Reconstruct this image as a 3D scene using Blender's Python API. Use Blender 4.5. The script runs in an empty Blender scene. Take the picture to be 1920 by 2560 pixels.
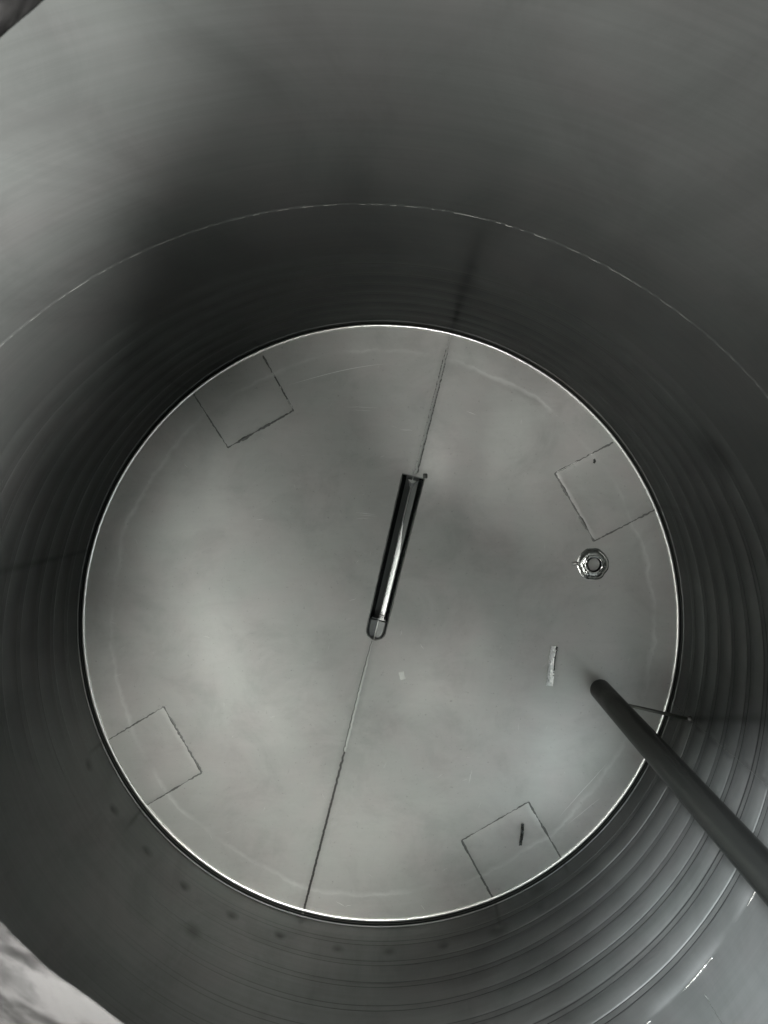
import bpy, bmesh, math, random
from mathutils import Vector, noise, geometry
random.seed(7)
S = bpy.context.scene
C = S.collection
PI = math.pi
R = math.radians

# ------------------------------------------------------------------ camera, world, lamps, exposure
TR = 0.80                    # tank radius (m)
K = TR / 754.0               # metres per photo pixel on the floor
FPX = 1850.0                 # focal length in photo pixels
H = FPX * K                  # camera height above the floor
VPX, VPY = 1021.0, 1188.0    # where the tank axis direction vanishes in the photo
FCX, FCY = 952.0, 1557.0     # floor centre in the photo
CX, CY = (VPX - FCX) * K, (FCY - VPY) * K
cam_d = bpy.data.cameras.new('camera')
cam = bpy.data.objects.new('camera', cam_d); C.objects.link(cam); S.camera = cam
cam.location = (CX, CY, H)
cam_d.sensor_fit = 'VERTICAL'; cam_d.sensor_height = 36.0
cam_d.lens = 36.0 * FPX / 2560.0
cam_d.shift_x = -(VPX - 960) / 2560.0
cam_d.shift_y = -(1280 - VPY) / 2560.0
cam_d.clip_start = 0.01; cam_d.clip_end = 50
cam_d.dof.use_dof = True; cam_d.dof.focus_distance = 1.9; cam_d.dof.aperture_fstop = 24

W = bpy.data.worlds.new('World'); S.world = W; W.use_nodes = True
bg = W.node_tree.nodes['Background']
bg.inputs[0].default_value = (0.85, 0.95, 1.0, 1); bg.inputs[1].default_value = 0.0

MX, MY, MR = CX + 166 * 0.26 / FPX, CY - 10 * 0.26 / FPX, 1622 * 0.26 / FPX   # manhole, its lip 0.26 m under the camera
ROOF = H - 0.26

def lamp(name, loc, aim, size, power, col=(1, 0.98, 0.93), spread=180):
    d = bpy.data.lights.new(name, 'AREA'); d.shape = 'DISK'; d.size = size
    d.energy = power; d.color = col; d.spread = R(spread)
    o = bpy.data.objects.new(name, d); C.objects.link(o); o.location = loc
    o.rotation_euler = (Vector(aim) - Vector(loc)).to_track_quat('-Z', 'Y').to_euler()
    return o
def spot(name, loc, aim, size, power, col=(1, 0.985, 0.95), cone=50):
    d = bpy.data.lights.new(name, 'SPOT'); d.energy = power; d.color = col
    d.spot_size = R(cone); d.spot_blend = 1.0; d.shadow_soft_size = size
    o = bpy.data.objects.new(name, d); C.objects.link(o); o.location = loc
    o.rotation_euler = (Vector(aim) - Vector(loc)).to_track_quat('-Z', 'Y').to_euler()
    return o
#LAMPS_BEGIN
lamp('overhead_fill_light', (0.6021, 1.1198, 3.0029), (-0.5657, -0.5657, 0), 0.3, 105)  # added fill lights above the manhole, tuned for brightness
lamp('overhead_fill_light', (0.1702, -0.3045, 3.0029), (0.0, 1.3, 0), 0.4, 59.8)
lamp('overhead_fill_light', (0.1702, 1.6804, 3.0029), (-0.0, -1.3, 0), 0.4, 389.8)
lamp('tank_fill_light', (0.2101, -0.6467, 1.6529), (0.1854, -0.5706, 0), 0.2, 0.8202)  # added weak fill light under the roof
spot('aimed_fill_light', (-0.0634, 0.3875, 1.61), (0.6928, 0.4, 0.5), 0.06, 34.27)
spot('aimed_fill_light', (-0.0167, 0.2771, 1.61), (0.4, 0.6928, 0.5), 0.06, 22.44)
spot('aimed_fill_light', (-0.0167, 0.2771, 1.61), (0.4, 0.6928, 0.9), 0.06, 47.12)
spot('aimed_fill_light', (-0.0167, 0.2771, 1.61), (0.4, 0.6928, 1.3), 0.06, 76.26)
spot('aimed_fill_light', (0.1332, 0.2344, 1.61), (0.0, 0.8, 1.3), 0.06, 80, cone=64)
spot('aimed_fill_light', (0.2332, 0.3068, 1.61), (-0.4, 0.6928, 1.3), 0.06, 387.9)
spot('aimed_fill_light', (0.2433, 0.4539, 1.61), (-0.8, 0.05, 1.2), 0.06, 1866)
spot('aimed_fill_light', (0.2096, 0.5033, 1.61), (-0.6928, -0.4, 1.3), 0.06, 2373)
spot('aimed_fill_light', (-0.0088, 0.49, 1.61), (0.69, -0.39, 0.67), 0.06, 1300, (0.93, 0.97, 1.0), 31)
spot('aimed_fill_light', (0.03, 0.51, 1.61), (0.53, -0.59, 0.62), 0.06, 360, (0.92, 0.97, 1.0), 32)
spot('aimed_fill_light', (0.75, -0.15, 2.5), (MX - 0.17, MY + 0.15, ROOF + 0.03), 0.05, 260, cone=14)  # added spot to brighten the upper left of the neck
spot('aimed_fill_light', (0.2453, 0.4095, 1.61), (-0.7500, 0.2800, 0.980), 0.06, 430, cone=42)
spot('aimed_fill_light', (0.2422, 0.3541, 1.61), (-0.5500, 0.5500, 1.060), 0.06, 560, cone=46)
spot('aimed_fill_light', (0.2453, 0.42, 1.61), (-0.74, 0.14, 0.12), 0.06, 10, cone=34)
spot('aimed_fill_light', (0.0897, 0.5400, 1.61), (0.1500, -0.7800, 0.800), 0.06, 236, cone=32)
#LAMPS_END

S.view_settings.view_transform = 'Standard'; S.view_settings.look = 'None'
S.view_settings.exposure = 0; S.view_settings.gamma = 1
S.view_settings.use_curve_mapping = False

# ------------------------------------------------------------------ helpers
def fl(x, y, z=0.0):
    """point of the tank at height z that the photo shows at pixel x, y"""
    d = H - z
    return Vector((CX + (x - VPX) * d / FPX, CY - (y - VPY) * d / FPX, z))

def obj(name, bm, mat, parent=None, smooth=True):
    me = bpy.data.meshes.new(name)
    if isinstance(bm, bmesh.types.BMesh):
        bm.normal_update(); bm.to_mesh(me); bm.free()
    else:
        me.from_pydata(*bm); me.update()
    if smooth:
        me.polygons.foreach_set('use_smooth', [True] * len(me.polygons))
    if mat: me.materials.append(mat)
    o = bpy.data.objects.new(name, me); C.objects.link(o)
    if parent: o.parent = parent
    return o

def tag(o, label=None, cat=None, group=None, kind=None):
    if label: o['label'] = label
    if cat: o['category'] = cat
    if group: o['group'] = group
    if kind: o['kind'] = kind
    return o

def revolve(prof, n, cx=0, cy=0, disp=None, a0=0, a1=2 * PI):
    """prof: list of (r, z) ; disp(r, z, az) -> (r, z)"""
    full = abs(a1 - a0 - 2 * PI) < 1e-6
    cols = n if full else n + 1
    V, F = [], []
    for i in range(cols):
        a = a0 + (a1 - a0) * i / n
        for (r, z) in prof:
            if disp: r2, z2 = disp(r, z, a)
            else: r2, z2 = r, z
            V.append((cx + r2 * math.cos(a), cy + r2 * math.sin(a), z2))
    m = len(prof)
    for i in range(n):
        j = (i + 1) % cols
        for k in range(m - 1):
            F.append((i * m + k, j * m + k, j * m + k + 1, i * m + k + 1))
    return (V, [], F)

def tube(pts, rad, n=12, flat=1.0, up=Vector((0, 0, 1)), jitter=0.0, caps=True):
    V, F = [], []
    m = len(pts)
    for i, p in enumerate(pts):
        p = Vector(p)
        t = (Vector(pts[min(i + 1, m - 1)]) - Vector(pts[max(i - 1, 0)])).normalized()
        s = t.cross(up)
        s = s.normalized() if s.length > 1e-6 else Vector((1, 0, 0))
        u = s.cross(t).normalized()
        r = rad[i] if isinstance(rad, (list, tuple)) else rad
        r *= 1 + random.uniform(-jitter, jitter)
        for k in range(n):
            a = 2 * PI * k / n
            V.append(tuple(p + s * math.cos(a) * r + u * math.sin(a) * r * flat))
    for i in range(m - 1):
        for k in range(n):
            l = (k + 1) % n
            F.append((i * n + k, i * n + l, (i + 1) * n + l, (i + 1) * n + k))
    if caps:
        F.append(tuple(range(n - 1, -1, -1))); F.append(tuple(range((m - 1) * n, m * n)))
    return (V, [], F)

def merge(parts):
    V, F = [], []
    for (v, e, f) in parts:
        o = len(V); V += list(v); F += [tuple(i + o for i in q) for q in f]
    return (V, [], F)

def ribbon(pts, w, z):
    """thin mark lying on the floor"""
    V, F = [], []
    m = len(pts)
    for i, p in enumerate(pts):
        p = Vector(p[:2])
        t = (Vector(pts[min(i + 1, m - 1)][:2]) - Vector(pts[max(i - 1, 0)][:2])).normalized()
        s = Vector((-t.y, t.x))
        ww = w * math.sin(PI * (i + 0.35) / (m - 1 + 0.7))
        for q in (-1, 1):
            c = p + s * q * ww / 2
            V.append((c.x, c.y, z))
        V.append((p.x, p.y, z + w * 0.25))
    for i in range(m - 1):
        a, b = i * 3, i * 3 + 3
        F.append((a, b, b + 2, a + 2)); F.append((a + 2, b + 2, b + 1, a + 1))
    return (V, [], F)

# ------------------------------------------------------------------ materials
def newmat(name):
    m = bpy.data.materials.new(name); m.use_nodes = True
    nt = m.node_tree; b = nt.nodes['Principled BSDF']
    return m, nt, b
def nd(nt, t, **k):
    n = nt.nodes.new(t)
    for a, v in k.items(): setattr(n, a, v)
    return n
def noise_n(nt, vec, scale, detail=4, rough=0.55, dist=0.0):
    n = nd(nt, 'ShaderNodeTexNoise'); n.inputs['Scale'].default_value = scale
    n.inputs['Detail'].default_value = detail; n.inputs['Roughness'].default_value = rough
    n.inputs['Distortion'].default_value = dist
    nt.links.new(vec, n.inputs['Vector']); return n.outputs['Fac']
def ramp(nt, fac, stops):
    n = nd(nt, 'ShaderNodeValToRGB'); e = n.color_ramp.elements
    while len(e) < len(stops): e.new(0.5)
    for i, (p, c) in enumerate(stops):
        e[i].position = p; e[i].color = (*c, 1) if isinstance(c, tuple) else (c, c, c, 1)
    nt.links.new(fac, n.inputs[0]); return n.outputs[0]
def math_n(nt, op, a, b=None, clamp=False):
    n = nd(nt, 'ShaderNodeMath', operation=op); n.use_clamp = clamp
    n.inputs[2].default_value = 0.0
    for i, v in enumerate((a, b)):
        if v is None: continue
        if isinstance(v, (int, float)): n.inputs[i].default_value = v
        else: nt.links.new(v, n.inputs[i])
    return n.outputs[0]
def mapping(nt, vec, scale):
    n = nd(nt, 'ShaderNodeMapping'); n.inputs['Scale'].default_value = scale
    nt.links.new(vec, n.inputs[0]); return n.outputs[0]
def bump(nt, hgt, strength, dist, normal=None):
    n = nd(nt, 'ShaderNodeBump'); n.inputs['Strength'].default_value = strength
    n.inputs['Distance'].default_value = dist
    nt.links.new(hgt, n.inputs['Height'])
    if normal is not None: nt.links.new(normal, n.inputs['Normal'])
    return n.outputs['Normal']

WT = 0.35
def steel(name, base=(0.50, 0.51, 0.49), rough=0.3, var=0.08, bumps=0.05, kind='plain', satin=None):
    m, nt, b = newmat(name); L = nt.links.new
    geo = nd(nt, 'ShaderNodeNewGeometry'); pos = geo.outputs['Position']
    b.inputs['Metallic'].default_value = 1.0
    WTk = 0.6 if kind == 'pipe' else WT
    if kind in ('wall', 'pipe'): b.inputs['Specular Tint'].default_value = (WTk, WTk, WTk, 1)
    blot = noise_n(nt, pos, 2.3, 5, 0.6)
    hue = noise_n(nt, pos, 7.0, 2, 0.5)
    col = ramp(nt, hue, [(0.35, tuple(c * f for c, f in zip(base, (0.99, 1.006, 1.0)))),
                         (0.5, base), (0.65, tuple(c * f for c, f in zip(base, (1.015, 0.995, 1.0))))])
    fine = noise_n(nt, pos, 60, 6, 0.7)
    rr = math_n(nt, 'MULTIPLY_ADD', blot, var * 2); rr.node.inputs[2].default_value = rough - var
    fr = math_n(nt, 'MULTIPLY_ADD', fine, 0.06); fr.node.inputs[2].default_value = -0.03
    rr = math_n(nt, 'ADD', rr, fr)
    nrm = bump(nt, noise_n(nt, pos, 5.0, 3, 0.5), bumps, 0.02)
    nrm = bump(nt, noise_n(nt, pos, 190, 3, 0.6), 0.05, 0.0006, nrm)
    if kind == 'floor':
        sep = nd(nt, 'ShaderNodeSeparateXYZ'); L(pos, sep.inputs[0])
        ln = nd(nt, 'ShaderNodeVectorMath', operation='LENGTH')
        cmb = nd(nt, 'ShaderNodeCombineXYZ'); L(sep.outputs[0], cmb.inputs[0]); L(sep.outputs[1], cmb.inputs[1])
        L(cmb.outputs[0], ln.inputs[0])
        wob = noise_n(nt, pos, 3.1, 5, 0.65)
        rad = math_n(nt, 'MULTIPLY_ADD', wob, 0.09); L(ln.outputs['Value'], rad.node.inputs[2])
        # wavy pale line where the dished edge starts: the wall's reflection, painted in
        band = ramp(nt, rad, [(0.755, 0.0), (0.765, 1.0), (0.770, 0.25), (0.80, 0.12), (0.83, 0.0)])
        brk = ramp(nt, noise_n(nt, pos, 4.7, 3, 0.6), [(0.42, 0.15), (0.6, 1.0)])
        band = math_n(nt, 'MULTIPLY', band, brk)
        rr = math_n(nt, 'MULTIPLY_ADD', band, 0.16); L(math_n(nt, 'ADD', fr, rough), rr.node.inputs[2])
        # a mottled film of dried rinse water
        film = ramp(nt, noise_n(nt, pos, 9.0, 8, 0.7, 0.6), [(0.45, 0.0), (0.7, 1.0)])
        rr = math_n(nt, 'MULTIPLY_ADD', film, 0.05); L(math_n(nt, 'MULTIPLY_ADD', band, 0.16), rr.node.inputs[2])
        rr2 = math_n(nt, 'ADD', rr, rough)
        rr = rr2
        mx = nd(nt, 'ShaderNodeMix', data_type='RGBA'); L(math_n(nt, 'MULTIPLY', band, 0.5), mx.inputs[0])
        L(col, mx.inputs[6]); mx.inputs[7].default_value = (0.86, 0.87, 0.85, 1)
        col = mx.outputs[2]
        nrm = bump(nt, noise_n(nt, pos, 33, 7, 0.75), 0.12, 0.0012, nrm)
        st1 = ramp(nt, noise_n(nt, mapping(nt, pos, (6, 26, 6)), 1.0, 7, 0.7, 0.8), [(0.35, 0.955), (0.65, 1.0)])
        st2 = ramp(nt, noise_n(nt, pos, 120, 3, 0.7), [(0.25, 0.72), (0.36, 1.0)])
        mu = nd(nt, 'ShaderNodeVectorMath', operation='MULTIPLY'); L(col, mu.inputs[0]); L(st1, mu.inputs[1])
        mu2 = nd(nt, 'ShaderNodeVectorMath', operation='MULTIPLY'); L(mu.outputs[0], mu2.inputs[0]); L(st2, mu2.inputs[1])
        col = mu2.outputs[0]
        # heat-affected margin along the seam, broken up
        nrm_ = Vector((-(SB - SA).y, (SB - SA).x, 0)).normalized()
        dt = nd(nt, 'ShaderNodeVectorMath', operation='DOT_PRODUCT'); L(pos, dt.inputs[0]); dt.inputs[1].default_value = nrm_
        ds = math_n(nt, 'ABSOLUTE', math_n(nt, 'SUBTRACT', dt.outputs['Value'], SA.dot(nrm_)))
        ds = math_n(nt, 'ADD', ds, math_n(nt, 'MULTIPLY', noise_n(nt, pos, 40, 4, 0.6), 0.006))
        hz_ = ramp(nt, math_n(nt, 'MULTIPLY', ds, 20), [(0.10, 0.84), (0.22, 0.93), (0.42, 1.0)])
        mu3 = nd(nt, 'ShaderNodeVectorMath', operation='MULTIPLY'); L(col, mu3.inputs[0]); L(hz_, mu3.inputs[1])
        blot2 = ramp(nt, noise_n(nt, pos, 5.5, 9, 0.68, 0.5), [(0.38, 0.915), (0.50, 1.0), (0.62, 1.035)])
        mu4 = nd(nt, 'ShaderNodeVectorMath', operation='MULTIPLY'); L(mu3.outputs[0], mu4.inputs[0]); L(blot2, mu4.inputs[1])
        col = mu4.outputs[0]
    if kind == 'wall':
        st = noise_n(nt, mapping(nt, pos, (2.5, 2.5, 60)), 1.0, 5, 0.7)
        rr = math_n(nt, 'ADD', rr, math_n(nt, 'MULTIPLY_ADD', st, 0.05))
        nrm = bump(nt, st, 0.04, 0.002, nrm)
        wm = ramp(nt, noise_n(nt, mapping(nt, pos, (4, 4, 2)), 1.6, 9, 0.68, 0.6), [(0.38, 0.89), (0.5, 1.0), (0.62, 1.06)])
        wl_ = ramp(nt, noise_n(nt, mapping(nt, pos, (3, 3, 90)), 1.0, 4, 0.7), [(0.35, 0.94), (0.65, 1.03)])
        m1_ = nd(nt, 'ShaderNodeVectorMath', operation='MULTIPLY'); L(col, m1_.inputs[0]); L(wm, m1_.inputs[1])
        m2_ = nd(nt, 'ShaderNodeVectorMath', operation='MULTIPLY'); L(m1_.outputs[0], m2_.inputs[0]); L(wl_, m2_.inputs[1])
        col = m2_.outputs[0]
        sep = nd(nt, 'ShaderNodeSeparateXYZ'); L(pos, sep.inputs[0])
        X, Y, Z = sep.outputs
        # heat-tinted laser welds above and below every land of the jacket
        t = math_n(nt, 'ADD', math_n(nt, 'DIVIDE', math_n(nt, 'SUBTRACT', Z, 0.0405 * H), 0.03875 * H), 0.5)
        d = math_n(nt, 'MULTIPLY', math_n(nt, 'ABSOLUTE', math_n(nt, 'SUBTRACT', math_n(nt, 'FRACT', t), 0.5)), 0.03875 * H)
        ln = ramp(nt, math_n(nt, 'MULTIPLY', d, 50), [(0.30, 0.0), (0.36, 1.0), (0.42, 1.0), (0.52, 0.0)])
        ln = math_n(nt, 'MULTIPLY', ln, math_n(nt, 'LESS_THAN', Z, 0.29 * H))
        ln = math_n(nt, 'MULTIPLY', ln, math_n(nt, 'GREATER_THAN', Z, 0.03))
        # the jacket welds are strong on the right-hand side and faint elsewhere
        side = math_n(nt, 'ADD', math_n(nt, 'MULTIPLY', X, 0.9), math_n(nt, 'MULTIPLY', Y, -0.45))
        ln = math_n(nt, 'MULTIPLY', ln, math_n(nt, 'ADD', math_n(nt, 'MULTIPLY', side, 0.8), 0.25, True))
        # dark streaks painted as reflections of floor seam, patch edges and stay
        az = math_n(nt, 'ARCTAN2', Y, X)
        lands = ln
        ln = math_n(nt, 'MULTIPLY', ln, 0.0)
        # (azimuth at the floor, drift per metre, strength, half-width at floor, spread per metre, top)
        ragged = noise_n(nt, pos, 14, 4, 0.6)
        for a0, dr_, st_, w0, wz, top in REFL_STREAK:
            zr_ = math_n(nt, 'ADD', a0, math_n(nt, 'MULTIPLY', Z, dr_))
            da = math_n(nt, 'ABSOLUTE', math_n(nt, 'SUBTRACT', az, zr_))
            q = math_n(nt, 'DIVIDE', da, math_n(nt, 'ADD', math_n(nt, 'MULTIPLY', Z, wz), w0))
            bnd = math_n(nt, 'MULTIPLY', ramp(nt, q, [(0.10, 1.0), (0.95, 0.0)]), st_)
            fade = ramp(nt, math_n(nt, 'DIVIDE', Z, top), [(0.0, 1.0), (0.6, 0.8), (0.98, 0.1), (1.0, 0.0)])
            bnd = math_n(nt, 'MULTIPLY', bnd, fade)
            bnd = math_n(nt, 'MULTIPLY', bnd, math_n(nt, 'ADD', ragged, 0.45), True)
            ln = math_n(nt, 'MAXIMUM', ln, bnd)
        # soft dark spots, a few scattered and a row painted over the dents
        for (sx, sy, sz_, sr) in DARK_SPOT:
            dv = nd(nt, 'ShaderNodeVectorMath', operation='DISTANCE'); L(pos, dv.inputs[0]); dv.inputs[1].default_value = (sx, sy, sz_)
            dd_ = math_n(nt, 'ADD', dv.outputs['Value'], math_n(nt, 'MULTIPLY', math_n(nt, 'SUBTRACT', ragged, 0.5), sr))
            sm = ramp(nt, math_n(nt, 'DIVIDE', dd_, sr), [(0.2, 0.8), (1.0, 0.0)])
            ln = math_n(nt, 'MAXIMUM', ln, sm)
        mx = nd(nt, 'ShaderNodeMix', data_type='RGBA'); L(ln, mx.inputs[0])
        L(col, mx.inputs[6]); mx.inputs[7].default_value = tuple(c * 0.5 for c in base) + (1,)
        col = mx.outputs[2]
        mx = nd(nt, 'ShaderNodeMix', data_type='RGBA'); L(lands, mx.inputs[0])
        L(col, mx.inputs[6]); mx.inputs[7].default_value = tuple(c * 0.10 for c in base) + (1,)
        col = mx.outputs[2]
    L(col, b.inputs['Base Color']); L(rr, b.inputs['Roughness']); L(nrm, b.inputs['Normal'])
    if satin:
        # second, wider lobe: the rolled mill finish scatters part of the light
        b2 = nd(nt, 'ShaderNodeBsdfPrincipled'); b2.inputs['Metallic'].default_value = 1.0
        if kind in ('wall', 'pipe'): b2.inputs['Specular Tint'].default_value = (WTk, WTk, WTk, 1)
        b2.inputs['Roughness'].default_value = satin[0]
        L(col, b2.inputs['Base Color']); L(nrm, b2.inputs['Normal'])
        ms = nd(nt, 'ShaderNodeMixShader'); ms.inputs[0].default_value = satin[1]
        L(b.outputs[0], ms.inputs[1]); L(b2.outputs[0], ms.inputs[2])
        L(ms.outputs[0], nt.nodes['Material Output'].inputs['Surface'])
    return m


def wall_hit(px, py):
    """point of the shell that the photo shows at pixel px, py"""
    lo, hi = 0.0, H - 0.05
    for _ in range(50):
        m_ = (lo + hi) / 2; p = fl(px, py, m_)
        if math.hypot(p.x, p.y) > TR: lo = m_
        else: hi = m_
    return fl(px, py, lo)
def wall_az(px, py):
    p = wall_hit(px, py); return math.atan2(p.y, p.x)
SA, SB = fl(1127, 838), fl(757, 2284)
REFL_STREAK = [(R(76.4), 0.0, 1.0, 0.012, 0.028, 0.95), (R(76.4), 0.0, 0.35, 0.02, 0.05, 1.2),
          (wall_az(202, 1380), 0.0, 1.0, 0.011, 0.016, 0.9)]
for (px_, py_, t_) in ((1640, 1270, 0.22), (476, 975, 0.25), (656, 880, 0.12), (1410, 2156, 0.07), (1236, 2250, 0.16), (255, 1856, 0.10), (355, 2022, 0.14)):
    REFL_STREAK.append((wall_az(px_, py_), 0.0, 0.75, 0.009, 0.02, t_))
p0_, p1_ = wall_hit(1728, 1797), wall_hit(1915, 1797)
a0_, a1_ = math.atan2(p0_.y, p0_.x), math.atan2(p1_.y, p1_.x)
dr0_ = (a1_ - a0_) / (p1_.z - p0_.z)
REFL_STREAK.append((a0_ - dr0_ * p0_.z, dr0_, 1.0, 0.011, 0.02, 0.8))
DARK_SPOT = [tuple(wall_hit(*q)) + (r_,) for q, r_ in (((1790, 1125), 0.06), ((1345, 2225), 0.03), ((1250, 2330), 0.035), ((1440, 1965), 0.03), ((480, 2330), 0.03))]
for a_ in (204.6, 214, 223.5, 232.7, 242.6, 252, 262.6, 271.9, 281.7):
    DARK_SPOT.append((TR * math.cos(R(a_)), TR * math.sin(R(a_)), 0.112, 0.021))

M_floor = steel('floor_steel', (0.578, 0.580, 0.562), 0.33, 0.04, 0.06, 'floor', (0.75, 0.6))
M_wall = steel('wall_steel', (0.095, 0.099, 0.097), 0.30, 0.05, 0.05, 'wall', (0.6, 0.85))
M_dseam = steel('dark_seam_steel', (0.12, 0.12, 0.115), 0.55, 0.08, 0.4)
M_bead = steel('weld_bead_steel', (0.62, 0.63, 0.61), 0.7, 0.08, 0.3)
M_wbead = steel('wall_bead_steel', (0.12, 0.125, 0.118), 0.5, 0.08, 0.3)
M_tint = steel('heat_tinted_steel', (0.21, 0.215, 0.205), 0.6, 0.08, 0.2)
M_trough = steel('lit_trough_steel', (0.90, 0.91, 0.90), 0.26, 0.03, 0.02)  # bright copy: light reflected on the right facet, painted in
M_side = steel('shaded_recess_steel', (0.018, 0.020, 0.024), 0.25, 0.03, 0.02)  # near-black: shade of the steep sides and socket bore put into the colour
M_foot = steel('shaded_trough_steel', (0.17, 0.178, 0.173), 0.42, 0.05, 0.05)  # darker copy of the trough steel for its shaded facet and foot
M_rim = steel('polished_rim_steel', (0.78, 0.79, 0.77), 0.24, 0.02, 0.02, satin=(0.6, 0.35))
M_scratch = steel('scratched_bright_steel', (0.80, 0.81, 0.79), 0.55, 0.05, 0.05)
M_pipe = steel('dull_pipe_steel', (0.050, 0.053, 0.050), 0.24, 0.05, 0.03, 'pipe', satin=(0.5, 0.25))
M_rough = None
M_shiny = steel('turned_fitting_steel', (0.75, 0.76, 0.74), 0.12, 0.05, 0.05)
M_stay = steel('stay_steel', (0.16, 0.165, 0.15), 0.4, 0.05, 0.05)
M_joint_refl = steel('joint_reflection_steel', (0.012, 0.013, 0.012), 0.5, 0.05, 0.1)
M_dark = steel('smoked_steel', (0.07, 0.075, 0.07), 0.5, 0.08, 0.1)
def paint(name, col, rough):
    m, nt, b = newmat(name)
    geo = nd(nt, 'ShaderNodeNewGeometry')
    n = noise_n(nt, geo.outputs['Position'], 120, 4)
    c = ramp(nt, n, [(0.3, tuple(x * 0.8 for x in col)), (0.7, col)])
    nt.links.new(c, b.inputs['Base Color']); b.inputs['Roughness'].default_value = rough
    return m
def lip_mat():
    # rough, burnished casting: dull scale with brighter rubbed patches
    m, nt, b = newmat('rough_lip_steel'); L = nt.links.new
    pos = nd(nt, 'ShaderNodeNewGeometry').outputs['Position']
    n = noise_n(nt, mapping(nt, pos, (1, 1, 3.5)), 17, 5, 0.6, 1.5)
    L(ramp(nt, n, [(0.40, 0.0035), (0.50, 0.009), (0.62, 0.024)]), b.inputs['Base Color'])
    b.inputs['Roughness'].default_value = 0.7; b.inputs['Specular IOR Level'].default_value = 0.03
    L(bump(nt, noise_n(nt, pos, 60, 6, 0.6), 0.5, 0.002), b.inputs['Normal'])
    return m
M_rough = lip_mat()
M_scrap = paint('pale_scrap', (0.75, 0.76, 0.72), 0.6)
M_streak = steel('streak_strip_steel', (0.92, 0.93, 0.92), 0.42, 0.05, 0.2)
M_crumb = paint('dark_crumb', (0.03, 0.032, 0.03), 0.7)

# ------------------------------------------------------------------ the tank
tank = bpy.data.objects.new('steel_tank', None); C.objects.link(tank)
tag(tank, 'round stainless steel tank seen from inside, with ribbed wall and flat welded floor', 'tank')

# slot outline (photo pixels) -> axis of the trough
TA = fl(1033.5, 1191); TB = fl(934.5, 1600)
TU = (TB - TA); TL = TU.length; TU.normalize(); TV = Vector((-TU.y, TU.x, 0))   # TU towards the photographer's feet
def slot_half(u):          # opening half-width along the trough, rounded far end
    w0 = 0.0300 - 0.0045 * (u / TL)
    if u > TL - 0.024:
        t = (u - (TL - 0.024)) / 0.024
        return w0 * math.sqrt(max(0.0, 1 - t * t * 0.97))
    return w0
NS = 60
us = [TL * (i / NS) for i in range(NS + 1)]
left = [TA + TU * u + TV * (slot_half(u) + 0.0005 * noise.noise(Vector((u * 60, 1, 0)))) for u in us]
right = [TA + TU * u - TV * (slot_half(u) + 0.0005 * noise.noise(Vector((u * 60, 5, 0)))) for u in us]

DENT0 = fl(1205, 882)
def floor_z(x, y):
    r = math.hypot(x, y)
    d = abs((Vector((x, y, 0)) - TA).dot(TV))
    z = -0.004 * (1 - min(1, r / 0.7)) + 0.0016 * noise.noise(Vector((x * 3.2, y * 3.2, 2)))
    z += 0.0008 * noise.noise(Vector((x * 9, y * 9, 7))) * min(1, (0.8 - r) * 12 if r < 0.8 else 0)
    z += 0.002 * math.exp(-(d / 0.05) ** 2) * -1
    z += 0.0016 * math.exp(-((x - DENT0.x) ** 2 + (y - DENT0.y) ** 2) / 0.0002)
    edge = max(0, min(1, (r - 0.70) / 0.085))
    return z * (1 - edge ** 3) 

RF = 0.7850
pts = [Vector(((RF * math.cos(2 * PI * i / 360)), RF * math.sin(2 * PI * i / 360))) for i in range(360)]
edges = [(i, (i + 1) % 360) for i in range(360)]
loop = left + right[::-1]
n0 = len(pts)
pts += [Vector((p.x, p.y)) for p in loop]
edges += [(n0 + i, n0 + (i + 1) % len(loop)) for i in range(len(loop))]
def in_slot(x, y, m=0.0):
    q = Vector((x, y, 0)) - TA; u = q.dot(TU); v = abs(q.dot(TV))
    return -m < u < TL + m and v < slot_half(max(0, min(TL, u))) + m
g = 0.0125
for i in range(-63, 64):
    for j in range(-63, 64):
        x, y = (i + (0.5 if j % 2 else 0)) * g, j * g * 0.9
        if math.hypot(x, y) < RF - 0.008 and not in_slot(x, y, 0.005): pts.append(Vector((x, y)))
res = geometry.delaunay_2d_cdt(pts, edges, [], 0, 1e-6)
vs, fs = res[0], res[2]
V = [(v.x, v.y, floor_z(v.x, v.y)) for v in vs]
F = []
for f in fs:
    cx = sum(vs[i].x for i in f) / len(f); cy = sum(vs[i].y for i in f) / len(f)
    if math.hypot(cx, cy) < RF and not in_slot(cx, cy): F.append(tuple(f))
floor = obj('floor_plate', (V, [], F), M_floor, tank)

def on_floor(p, dz=0.0):
    return Vector((p.x, p.y, floor_z(p.x, p.y) + dz))
def line(a, b, n, dz=0.0, wob=0.0, seed=0):
    out = []
    for i in range(n + 1):
        p = a.lerp(b, i / n)
        t = (b - a).normalized(); s = Vector((-t.y, t.x, 0))
        p = p + s * wob * noise.noise(Vector((i * 0.35, seed, 3)))
        out.append(on_floor(p, dz))
    return out

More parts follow.
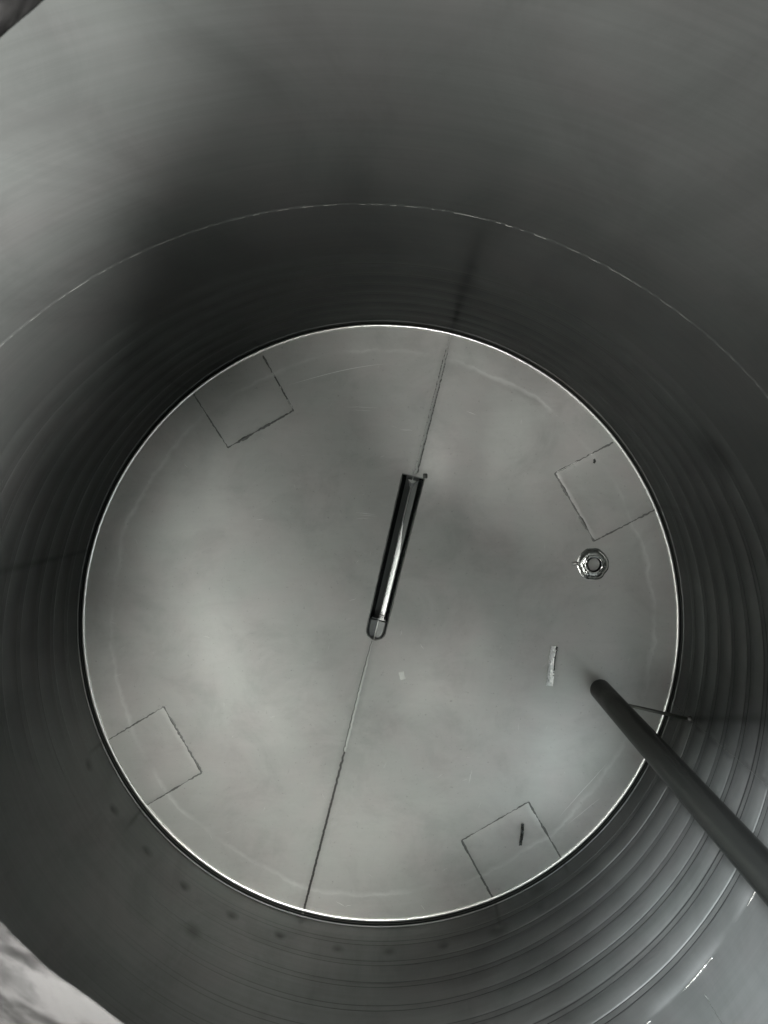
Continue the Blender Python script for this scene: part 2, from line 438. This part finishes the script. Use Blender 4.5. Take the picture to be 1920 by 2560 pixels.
# rounded knuckle where the floor turns up, with the lap joint outside it
kn = []
for i in range(13):
    a = PI * 0.80 * i / 12
    kn.append((0.7888 - 0.0042 * math.cos(a), 0.0002 + 0.0042 * math.sin(a)))
kn.append((0.7925, 0.0003))
dark_ring_prof = [(0.7922, 0.0012), (0.7935, 0.0004), (0.7985, 0.0004), (0.7990, 0.0030), (0.8004, 0.0100), (0.8030, 0.0104)]
toe = [(0.7996, 0.0085), (0.7975, 0.0098), (0.7970, 0.0110), (0.7980, 0.0124), (0.8020, 0.0130)]
def kdisp(r, z, a):
    return r + 0.0004 * noise.noise(Vector((math.cos(a) * 9, math.sin(a) * 9, 1))), z + 0.0003 * noise.noise(Vector((math.cos(a) * 6, math.sin(a) * 6, 4)))
obj('floor_knuckle', revolve(kn, 720, disp=kdisp), M_rim, tank)
obj('joint_dark_ring', revolve(dark_ring_prof, 540), M_joint_refl, tank)  # near-black joint ring: a dark reflection painted into its colour
obj('wall_toe', revolve(toe, 720, disp=kdisp), M_wall, tank)

# trough
def sect(u):
    w = slot_half(u)
    e0 = min(1, max(0, (u - 0.002) / 0.006))
    v = TL - u                                     # distance from the rounded foot
    deep = min(1, max(0, (v - 0.052 - 0.003 * math.sin(u * 900)) / 0.005))
    sh = min(1, v / 0.004)
    d1 = (0.013 * sh + 0.034 * deep) * e0
    cr0 = min(1, u / 0.034)
    d2 = d1 + (0.0035 * cr0 * e0) * sh
    k = 0.57 + 0.15 * (1 - deep)
    kc = 0.0015
    b_ = max(0.02, min(0.82, (u / TL - 0.26) / 0.26)) * (w * k - kc) + kc
    zb = -d1 - (d2 - d1) * (w * k - b_) / (w * k - kc)
    return [(w, 0.0), (w * 0.985, -0.002 * e0 * sh), (w * 0.86, -d1 * 0.5), (w * k, -d1), (b_, zb), (kc, -d2), (0, -d2 + 0.0008 * e0 * sh),
            (-kc, -d2), (-w * k, -d1), (-w * 0.86, -d1 * 0.5), (-w * 0.985, -0.002 * e0 * sh), (-w, 0.0)]
V, F = [], []
us2 = sorted(set([0, 0.0008, 0.002, 0.004, 0.007, 0.010, 0.016, 0.022, 0.029, 0.036] + [u for u in us if u > 0.036] + [TL - x for x in (0.058, 0.056, 0.054, 0.052, 0.050, 0.048, 0.006, 0.004, 0.002, 0.001)]))
for u in us2:
    for (v, z) in sect(u):
        p = TA + TU * u + TV * v
        V.append((p.x, p.y, floor_z(p.x, p.y) + z + 0.0002))
ns = 12
for i in range(len(us2) - 1):
    for k in range(ns - 1):
        F.append((i * ns + k, (i + 1) * ns + k, (i + 1) * ns + k + 1, i * ns + k + 1))
F.append(tuple(range(ns)))
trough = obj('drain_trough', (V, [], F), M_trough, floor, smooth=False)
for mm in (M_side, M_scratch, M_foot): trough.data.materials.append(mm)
for pi_, pg in enumerate(trough.data.polygons):  # lit wedge, pale crease, shaded facet and black sides painted per face
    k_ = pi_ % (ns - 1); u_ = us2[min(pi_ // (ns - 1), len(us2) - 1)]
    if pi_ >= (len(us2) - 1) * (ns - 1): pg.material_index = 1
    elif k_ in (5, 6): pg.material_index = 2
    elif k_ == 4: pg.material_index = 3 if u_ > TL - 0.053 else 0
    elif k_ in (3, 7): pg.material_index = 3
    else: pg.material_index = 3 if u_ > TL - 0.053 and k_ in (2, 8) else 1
# the little folded tongue at the head of the trough
tg = [fl(1021, 1198), fl(1041, 1203), fl(1025.5, 1225)]
c_ = sum(tg, Vector()) / 3
V = [(p.x, p.y, -0.014 - 0.012 * (i == 2)) for i, p in enumerate(tg)] + [(c_.x, c_.y, -0.010)]
V += [(x, y, z - 0.0015) for (x, y, z) in V[:3]]
obj('trough_tongue', (V, [], [(0, 3, 1), (1, 3, 2), (2, 3, 0), (0, 1, 5, 4), (1, 2, 6, 5), (2, 0, 4, 6), (4, 5, 6)]), M_scratch, floor, smooth=False)
lip_pts = [on_floor(p, 0.0006) for p in (left + right[::-1])]
lip_pts.append(lip_pts[0])
obj('trough_weld', tube(lip_pts, 0.0016, 6, 0.6, jitter=0.35, caps=False), M_tint, floor)
# folded tab at the head corner
tb = bmesh.new()
c0 = fl(1063, 1190)
bmesh.ops.create_cube(tb, size=1)
for v in tb.verts:
    v.co = Vector((c0.x + v.co.x * 0.012, c0.y + v.co.y * 0.013, floor_z(c0.x, c0.y) + 0.001 + v.co.z * 0.003))
bmesh.ops.bevel(tb, geom=tb.edges[:], offset=0.001, segments=2, affect='EDGES')
obj('corner_tab', tb, M_tint, floor)

# weld seams across the floor
def seam(a, b, w, name, mat, seed, flat=0.45):
    n = int((b - a).length / 0.0035)
    p = line(a, b, n, 0.0002, 0.002, seed)
    rad = [w * min(1, 0.25 + i / 30) * (1 + 0.28 * noise.noise(Vector((i * 0.9, seed, 0))) + 0.15 * (i % 2)) for i in range(len(p))]
    return obj(name, tube(p, rad, 8, flat), mat, floor)
seam(fl(1127, 838), fl(1038, 1186), 0.0034, 'weld_seam', M_bead, 1)
seam(fl(931, 1603), fl(862, 1880), 0.0030, 'weld_seam', M_bead, 2)
seam(fl(929.5, 1603), fl(861, 1880), 0.0040, 'weld_edge', M_tint, 2, 0.15)
seam(fl(872.5, 1835), fl(757, 2284), 0.0027, 'weld_seam', M_dseam, 3)
for (px_, py_) in ((757, 2286),):
    q_ = fl(px_, py_); bl = bmesh.new(); bmesh.ops.create_icosphere(bl, subdivisions=3, radius=0.0040)
    for v in bl.verts:
        v.co *= 1 + 0.8 * noise.noise(v.co * 260)
        v.co = Vector((q_.x + v.co.x, q_.y + v.co.y, 0.001 + v.co.z * 0.3))
    obj('seam_end', bl, M_dseam, floor)
seam(fl(1125.5, 842) , fl(1041, 1180), 0.0043, 'weld_edge', M_tint, 1, 0.15)

# welded squares near the rim
def rim_hit(p):
    d = Vector((p.x, p.y)); r = d.length
    return Vector((p.x, p.y, 0)) if r < RF else Vector((d.x / r * RF, d.y / r * RF, 0))
PATCH = [[(478, 978), (570, 1119), (734, 1026), (657, 889)],
         [(1533, 1106), (1387, 1183), (1485, 1353), (1636, 1275)],
         [(263, 1853), (409, 1767), (504.5, 1931), (362, 2017)],
         [(1232, 2246), (1154, 2101), (1321, 2005), (1407, 2151)]]
for q, P in enumerate(PATCH):
    pw = [fl(*p) for p in P]
    # the plate: 1.3 mm proud with rounded shoulders
    a, b, c, d = [Vector((p.x, p.y)) for p in pw]
    N = 26
    V, F = [], []
    for i in range(N + 1):
        for j in range(N + 1):
            s, t = i / N, j / N
            p = (a.lerp(d, s)).lerp(b.lerp(c, s), t)
            # distance to the three free edges
            ex = min(s, 1 - s) * (d - a).length; ey = (1 - t) * (b - a).length
            e = min(1, min(ex, ey) / 0.006)
            if p.length > RF - 0.0015: p = p.normalized() * (RF - 0.0015)
            V.append((p.x, p.y, floor_z(p.x, p.y) + 0.0002 + 0.0011 * math.sin(e * PI / 2)))
    for i in range(N):
        for j in range(N):
            k = i * (N + 1) + j
            F.append((k, k + N + 1, k + N + 2, k + 1))
    pl = obj('welded_patch', (V, [], F), M_floor, floor)
    for (s, e) in ((0, 1), (1, 2), (2, 3)):
        A, B = rim_hit(pw[s]), rim_hit(pw[e])
        ln = line(A, B, int((B - A).length / 0.003), 0.0004, 0.0022, q * 3 + s)
        base = (0.0022, 0.0036, 0.0022)[s] if q != 3 else (0.0034, 0.0016, 0.0030)[s]
        obj('patch_weld', tube(ln, [max(0.0006, base * (0.75 + 0.5 * noise.noise(Vector((i * 0.5, q, s))) + 0.9 * noise.noise(Vector((i * 0.09, q + 4, s))))) for i in range(len(ln))], 6, 0.3), M_tint, floor)
        if (q, s) in ((0, 2), (1, 0)):          # bare bright stretches of bead
            for t0, t1 in (((0.05, 0.22), (0.4, 0.46), (0.62, 0.7)) if q == 0 else ((0.62, 0.97), (0.34, 0.44))):
                seg = [p_ + Vector((0, 0, 0.0008)) for p_ in ln[int(t0 * len(ln)):int(t1 * len(ln))]]
                if len(seg) > 2: obj('bright_bead', tube(seg, 0.0010, 6, 0.5, jitter=0.5), M_scratch, floor)

# ------------------------------------------------------------------ wall
SH = [0.0405, 0.079, 0.118, 0.157, 0.196, 0.235, 0.273, 0.306]
def wallprof():
    zs = [0.0, 0.006, 0.016, 0.024]
    out = []
    prev = 0.0405 * H - 0.078 * H * 0.5
    cut = [h * H for h in SH]
    z = 0.030
    while z < 0.325 * H: 
        zs.append(z); z += 0.0036
    # exact break lines
    for c in cut:
        for dz in (-0.0105, -0.0085, -0.0070, 0.0070, 0.0085, 0.0105): zs.append(c + dz)
    while z < ROOF: zs.append(z); z += 0.03
    for dz in (-.012, -.006, -.003, 0, .003, .006, .012): zs.append(0.4305 * H + dz)
    zs.append(ROOF)
    return sorted(set(round(v, 5) for v in zs))
def ang(a, b):
    return abs((a - b + PI) % (2 * PI) - PI)
DENT = [R(a) for a in (204.6, 214, 223.5, 232.7, 242.6, 252, 262.6, 271.9, 281.7, 291.5, 301)]
def amp(az):
    d = (math.degrees(az) + 360) % 360
    K_ = [(0, 1.0), (30, 0.8), (70, 0.8), (110, 0.62), (150, 0.6), (180, 0.45), (212, 0.06), (255, 0.07), (280, 0.3), (305, 0.9), (330, 1.05), (360, 1.0)]
    for (x0, y0), (x1, y1) in zip(K_, K_[1:]):
        if x0 <= d <= x1: return y0 + (y1 - y0) * (d - x0) / (x1 - x0)
SEAM1, SEAM2 = R(-15.4), R(-41.5)
def wdisp(r, z, az):
    A = amp(az)
    inw = 0.0
    zz = z / H
    for i in range(len(SH) - 1):
        lo, hi = SH[i] * H + 0.0075, SH[i + 1] * H - 0.0075
        if i == len(SH) - 2:
            hi = SH[i + 1] * H
            # the top cushion is pinched shut at its tack welds
        if lo < z < hi:
            t = (z - lo) / (hi - lo)
            b = math.sin(PI * t) ** 0.75 * 0.0048
            if i == len(SH) - 2:
                for pa in (-52, -34, 10, 60, 120, 170):
                    b *= 1 - 0.9 * math.exp(-(ang(az, R(pa)) / 0.045) ** 2)
            b *= 1 + 0.12 * noise.noise(Vector((math.cos(az) * 5, math.sin(az) * 5, i * 3.1)))
            inw += b
    # narrow lands between cushions stand slightly proud, with a crease each side
    for i, s in enumerate(SH[:-1]):
        dd = abs(z - s * H)
        if dd < 0.0072: inw += 0.0004
        elif dd < 0.010: inw -= 0.0007
    inw *= A
    # cushions break off at the upright seam
    q = ang(az, SEAM1) * TR
    inw *= 1 - 0.75 * math.exp(-(q / 0.006) ** 2)
    inw += 0.0035 * noise.noise(Vector((math.cos(az) * 1.7, math.sin(az) * 1.7, z * 1.3))) * min(1, z * 6)
    inw += 0.0012 * noise.noise(Vector((math.cos(az) * 5, math.sin(az) * 5, z * 4))) * min(1, z * 6)
    for d in DENT:
        e = (ang(az, d) * TR) ** 2 + (z - 0.112) ** 2
        if e < 0.003: inw -= 0.0022 * math.exp(-e / 0.00016)
    if z > 0.4305 * H: inw -= 0.0015 
    return r - inw, z
zs = wallprof()
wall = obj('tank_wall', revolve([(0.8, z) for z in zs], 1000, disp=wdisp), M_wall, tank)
def wall_pt(az, z, off=0.0):
    r, z2 = wdisp(0.8, z, az); r -= off
    return Vector((r * math.cos(az), r * math.sin(az), z))
def vseam(az, z0, z1, w, name, seed):
    n = int((z1 - z0) / 0.004)
    p = [wall_pt(az + 0.0015 * noise.noise(Vector((i * 0.4, seed, 1))), z0 + (z1 - z0) * i / n, -0.0002) for i in range(n + 1)]
    return obj(name, tube(p, [w * (1 + 0.5 * noise.noise(Vector((i * 0.7, seed, 9)))) for i in range(n + 1)], 6, 1.0), M_wbead, wall)
vseam(SEAM1, 0.02, 0.4305 * H, 0.0010, 'upright_weld', 3)
vseam(SEAM2, 0.33 * H, 0.4305 * H, 0.0009, 'upright_weld', 4)
n = 1400
p = [wall_pt(2 * PI * i / n, 0.4305 * H + 0.0006 * noise.noise(Vector((i * 0.2, 0, 0)))) for i in range(n + 1)]
obj('girth_weld', tube(p, [0.00038 * (1 + 0.9 * noise.noise(Vector((i * 0.11, 2, 0)))) for i in range(n + 1)], 6, 1.0, caps=False), M_wbead, wall)
# short bead dashes that close the top cushion
for (a0, a1) in ((-58, -54), (-50.5, -49.5), (-44, -38), (-30, -26), (-5, 3), (14, 20)):
    m_ = int((a1 - a0) * 5) + 2
    obj('tack_weld', tube([wall_pt(R(a0 + (a1 - a0) * i / m_), SH[-1] * H + 0.004 + 0.0012 * noise.noise(Vector((i * .5, a0, 0)))) for i in range(m_ + 1)],
                      [0.0014 * (0.6 + 0.9 * random.random()) * math.sin(PI * (i + .5) / (m_ + 1)) for i in range(m_ + 1)], 6), M_shiny, wall)

# roof with the manhole neck
rf_in = 48
V, F = [], []
nseg = 128
for i in range(nseg):
    a = 2 * PI * i / nseg
    V.append((0.803 * math.cos(a), 0.803 * math.sin(a), ROOF - 0.001))
    V.append((MX + (MR + 0.004) * math.cos(a), MY + (MR + 0.004) * math.sin(a), ROOF + 0.004))
for i in range(nseg):
    j = (i + 1) % nseg
    F.append((2 * i, 2 * j, 2 * j + 1, 2 * i + 1))
roof = obj('tank_roof', (V, [], F), M_dark, tank)
def mdisp(r, z, a):
    k = 0.0022 * noise.noise(Vector((math.cos(a) * 3, math.sin(a) * 3, z * 6))) + 0.0012 * noise.noise(Vector((math.cos(a) * 14, math.sin(a) * 14, z * 40)))
    return r + k * 1.0, z
mprof = [(MR + 0.006, ROOF + 0.006), (MR + 0.001, ROOF - 0.001), (MR - 0.0010, ROOF + 0.001), (MR, ROOF + 0.005), (MR + 0.002, ROOF + 0.010),
         (MR + 0.006, ROOF + 0.018), (MR + 0.006, ROOF + 0.026), (MR + 0.004, ROOF + 0.034), (MR + 0.003, ROOF + 0.05), (MR + 0.004, ROOF + 0.08), (MR + 0.008, ROOF + 0.1)]
mprof2 = []
for (a_, b_) in zip(mprof, mprof[1:]):
    for t in (0, 0.25, 0.5, 0.75): mprof2.append((a_[0] + (b_[0] - a_[0]) * t, a_[1] + (b_[1] - a_[1]) * t))
obj('manhole_neck', revolve(mprof2, 360, MX, MY, mdisp), M_rough, tank)

# ------------------------------------------------------------------ dip pipe and its stay
pe = fl(1501, 1724, 0.030)
PR = 0.0272
prof = [(PR - 0.003, 0.031), (PR - 0.0025, 0.030), (PR - 0.0008, 0.0295), (PR, 0.0305), (PR, 0.2), (PR, 0.6), (PR, 1.0), (PR, 1.4), (PR, ROOF + 0.002)]
pipe = obj('dip_pipe', revolve(prof, 64, pe.x, pe.y), M_pipe, tank)
inner = revolve([(PR - 0.003, ROOF), (PR - 0.003, 0.031)], 48, pe.x, pe.y)
obj('pipe_bore', inner, M_dark, pipe)
zr = 0.067 * H
wa = wall_pt(SEAM1, zr)
pa = Vector((pe.x, pe.y, zr))
dr = (wa - pa).normalized()
stay = obj('stay_bar', tube([pa + dr * (PR - 0.002), pa.lerp(wa, 0.55), wa + dr * 0.002], 0.0042, 14), M_stay, pipe)
# wall pad and weld blob of the stay
obj('stay_weld', tube([wa - dr * 0.010, wa - dr * 0.005, wa + dr * 0.002], [0.0045, 0.006, 0.009], 14, jitter=0.2), M_dseam, pipe)

# ------------------------------------------------------------------ threaded outlet socket
sc = fl(1482, 1410, 0.0)
sz = floor_z(sc.x, sc.y)
def sdisp(r, z, a):
    if z < 0.0115 + sz and r > 0.026:
        r += 0.0026 * noise.noise(Vector((math.cos(a) * 2.2, math.sin(a) * 2.2, 3))) + 0.0011 * math.cos(6 * a + 0.4) * (1 if math.cos(a - R(215)) > -0.3 else 0.4)
    return r, z
collar = [(0.0425, sz + 0.0002), (0.0400, sz + 0.0016), (0.0365, sz + 0.0042), (0.0330, sz + 0.0085), (0.0265, sz + 0.0110), (0.0245, sz + 0.0112)]
socket = obj('threaded_socket', revolve(collar, 72, sc.x, sc.y, sdisp), M_shiny, tank, smooth=True)
ring = [(0.0250, sz + 0.002), (0.0250, sz + 0.0150), (0.0242, sz + 0.0165), (0.0215, sz + 0.0170), (0.0195, sz + 0.0160)]
bore = [(0.0195, sz + 0.0160)]
z = 0.0150
k = 0
while z > -0.012:
    bore.append((0.0186 if k % 2 else 0.0172, sz + z)); z -= 0.0012; k += 1
obj('socket_ring', revolve(ring, 64, sc.x, sc.y), M_shiny, socket)
obj('socket_bore', revolve(bore, 64, sc.x, sc.y), M_side, socket)
obj('socket_plug', revolve([(0.0001, sz - 0.002), (0.0105, sz - 0.002), (0.0118, sz - 0.0035), (0.0120, sz - 0.009)], 48, sc.x, sc.y), M_trough, socket)
# lug to the left of the collar
lg = bmesh.new(); bmesh.ops.create_cube(lg, size=1)
lc = fl(1441, 1409)
for v in lg.verts:
    v.co = Vector((lc.x + v.co.x * 0.026, lc.y + v.co.y * (0.012 if v.co.x > 0 else 0.009), sz + 0.0018 + v.co.z * 0.0036))
bmesh.ops.bevel(lg, geom=lg.edges[:], offset=0.0014, segments=2, affect='EDGES')
obj('socket_lug', lg, M_floor, socket)

# ------------------------------------------------------------------ loose bits on the floor
def own(name, data, mat, label, cat, smooth=True):
    o = obj(name, data, mat, None, smooth); return tag(o, label, cat)
# pale streak on the floor, built as an added crumpled strip
def crumple(cl, w, lift, seed, n=44, m=7, ripple=0.0022):
    V, F = [], []
    for i in range(n + 1):
        t = i / n
        f = t * (len(cl) - 1); k = min(int(f), len(cl) - 2)
        c = cl[k].lerp(cl[k + 1], f - k)
        d = (cl[k + 1] - cl[k]).normalized(); s = Vector((-d.y, d.x, 0))
        for j in range(m + 1):
            v = (j / m - 0.5) * w * (1 + 0.22 * noise.noise(Vector((i * 0.9, j > m / 2, seed))))
            p = c + s * v
            zz = floor_z(p.x, p.y) + lift + (0.004 * abs(j / m - 0.45) if w > 0.015 else 0) + ripple * (0.5 + noise.noise(Vector((i * 0.55, j * 0.5, seed + 4))))
            V.append((p.x, p.y, zz))
    for i in range(n):
        for j in range(m):
            a = i * (m + 1) + j
            F.append((a, a + m + 1, a + m + 2, a + 1))
    # underside closes it into a thin solid
    o = len(V); V += [(x, y, z - 0.0004) for (x, y, z) in V]
    F += [tuple(q + o for q in reversed(f)) for f in F]
    return (V, [], F)
own('streak_strip', crumple([fl(1386, 1615), fl(1380, 1645), fl(1377, 1680), fl(1373, 1714)], 0.0175, 0.0014, 1, ripple=0.0024), M_streak,
    'pale streak on the floor left of the pipe end, built as an added metal strip', 'foil strip', smooth=False)
foil = bpy.data.objects['streak_strip']; foil.data.materials.append(M_pipe)
for pi_, pg in enumerate(foil.data.polygons):  # faces of the added streak strip
    i_, j_ = divmod(pi_ % (44 * 7), 7)
    lim = 5.2 + 1.6 * noise.noise(Vector((i_ * 0.8, 3, 0))) + 2.2 * (i_ / 44 - 0.3)
    if j_ > lim: pg.material_index = 1  # shaded side of the strip painted dark
own('metal_shaving', crumple([fl(1306, 2058), fl(1305, 2080), fl(1303, 2095), fl(1300, 2111)], 0.0075, 0.0030, 9, 18, 4, 0.0065), M_pipe,
    'small twisted dark metal shaving lying on the lower right welded square', 'shaving', smooth=True)
own('scrap_chip', crumple([fl(1003, 1680), fl(1004, 1688), fl(1008, 1699)], 0.014, 0.0010, 5, 6, 4, 0.0009), M_scrap,
    'tiny pale scrap on the floor below the foot of the drain trough', 'scrap', smooth=False)
own('dirt_crumb', crumple([fl(1484, 1148), fl(1487, 1152), fl(1484, 1158)], 0.006, 0.001, 6, 6, 4, 0.003), M_crumb,
    'tiny dark crumb of dirt inside the right-hand welded square', 'crumb')

# marks that belong to the floor surface: scratches and a drip ring
SCR = [((889, 1281), (938, 1287), .0010), ((893, 1287), (944, 1291), .0008), ((888, 1297), (927, 1295), .0007),
       ((872, 1503), (890, 1497), .0010), ((1050, 1610), (1060, 1625), .0009), ((840, 2254), (862, 2266), .0012), ((862, 2266), (880, 2262), .0009),
       ((1000, 1074), (1032, 1076), .0011), ((860, 1017), (944, 1019), .0008), ((880, 1025), (930, 1027), .0007), ((1166, 1028), (1190, 1037), .0012),
       ((1052, 2262), (1062, 2275), .001), ((1002, 1590), (1004, 1576), .0008), ((1420, 2060), (1500, 1995), .0012), ((1400, 2040), (1520, 1905), .0014), ((640, 1300), (660, 1298), .0008), ((1180, 1925), (1172, 1960), .001)]
parts = []
for (a, b, w) in SCR:
    parts.append(ribbon(line(fl(*a), fl(*b), 10, 0, 0.0015, a[0]), w, 0))
    V_ = parts[-1][0]
    parts[-1] = ([(x, y, floor_z(x, y) + z + 0.0003) for (x, y, z) in V_], [], parts[-1][2])
# one long arc left by a grinder
arc = [fl(720 + 250 * t, 963 - 55 * math.sin(t * 1.35)) for t in [i / 30 for i in range(31)]]
v_, e_, f_ = ribbon(arc, 0.0016, 0)
parts.append(([(x, y, floor_z(x, y) + z + 0.0003) for (x, y, z) in v_], [], f_))
for i in range(60):
    a = random.uniform(0, 2 * PI); r = 0.74 * math.sqrt(random.random())
    p0 = Vector((r * math.cos(a), r * math.sin(a), 0)); th = random.uniform(0, PI); l = random.uniform(0.004, 0.022)
    p1 = p0 + Vector((math.cos(th), math.sin(th), 0)) * l
    if in_slot(p0.x, p0.y, 0.03) or p1.length > 0.76: continue
    v_, e_, f_ = ribbon(line(p0, p1, 6, 0, 0.001, i), random.uniform(0.0003, 0.0006), 0)
    parts.append(([(x, y, floor_z(x, y) + z + 0.0002) for (x, y, z) in v_], [], f_))
tag(obj('scratch_marks', merge(parts), M_scratch, floor), kind='stuff')
dc = fl(971, 1613)
obj('drip_ring', revolve([(0.0075, floor_z(dc.x, dc.y) + 0.0003), (0.0092, floor_z(dc.x, dc.y) + 0.0007), (0.0110, floor_z(dc.x, dc.y) + 0.0003)], 32, dc.x, dc.y), M_floor, floor)
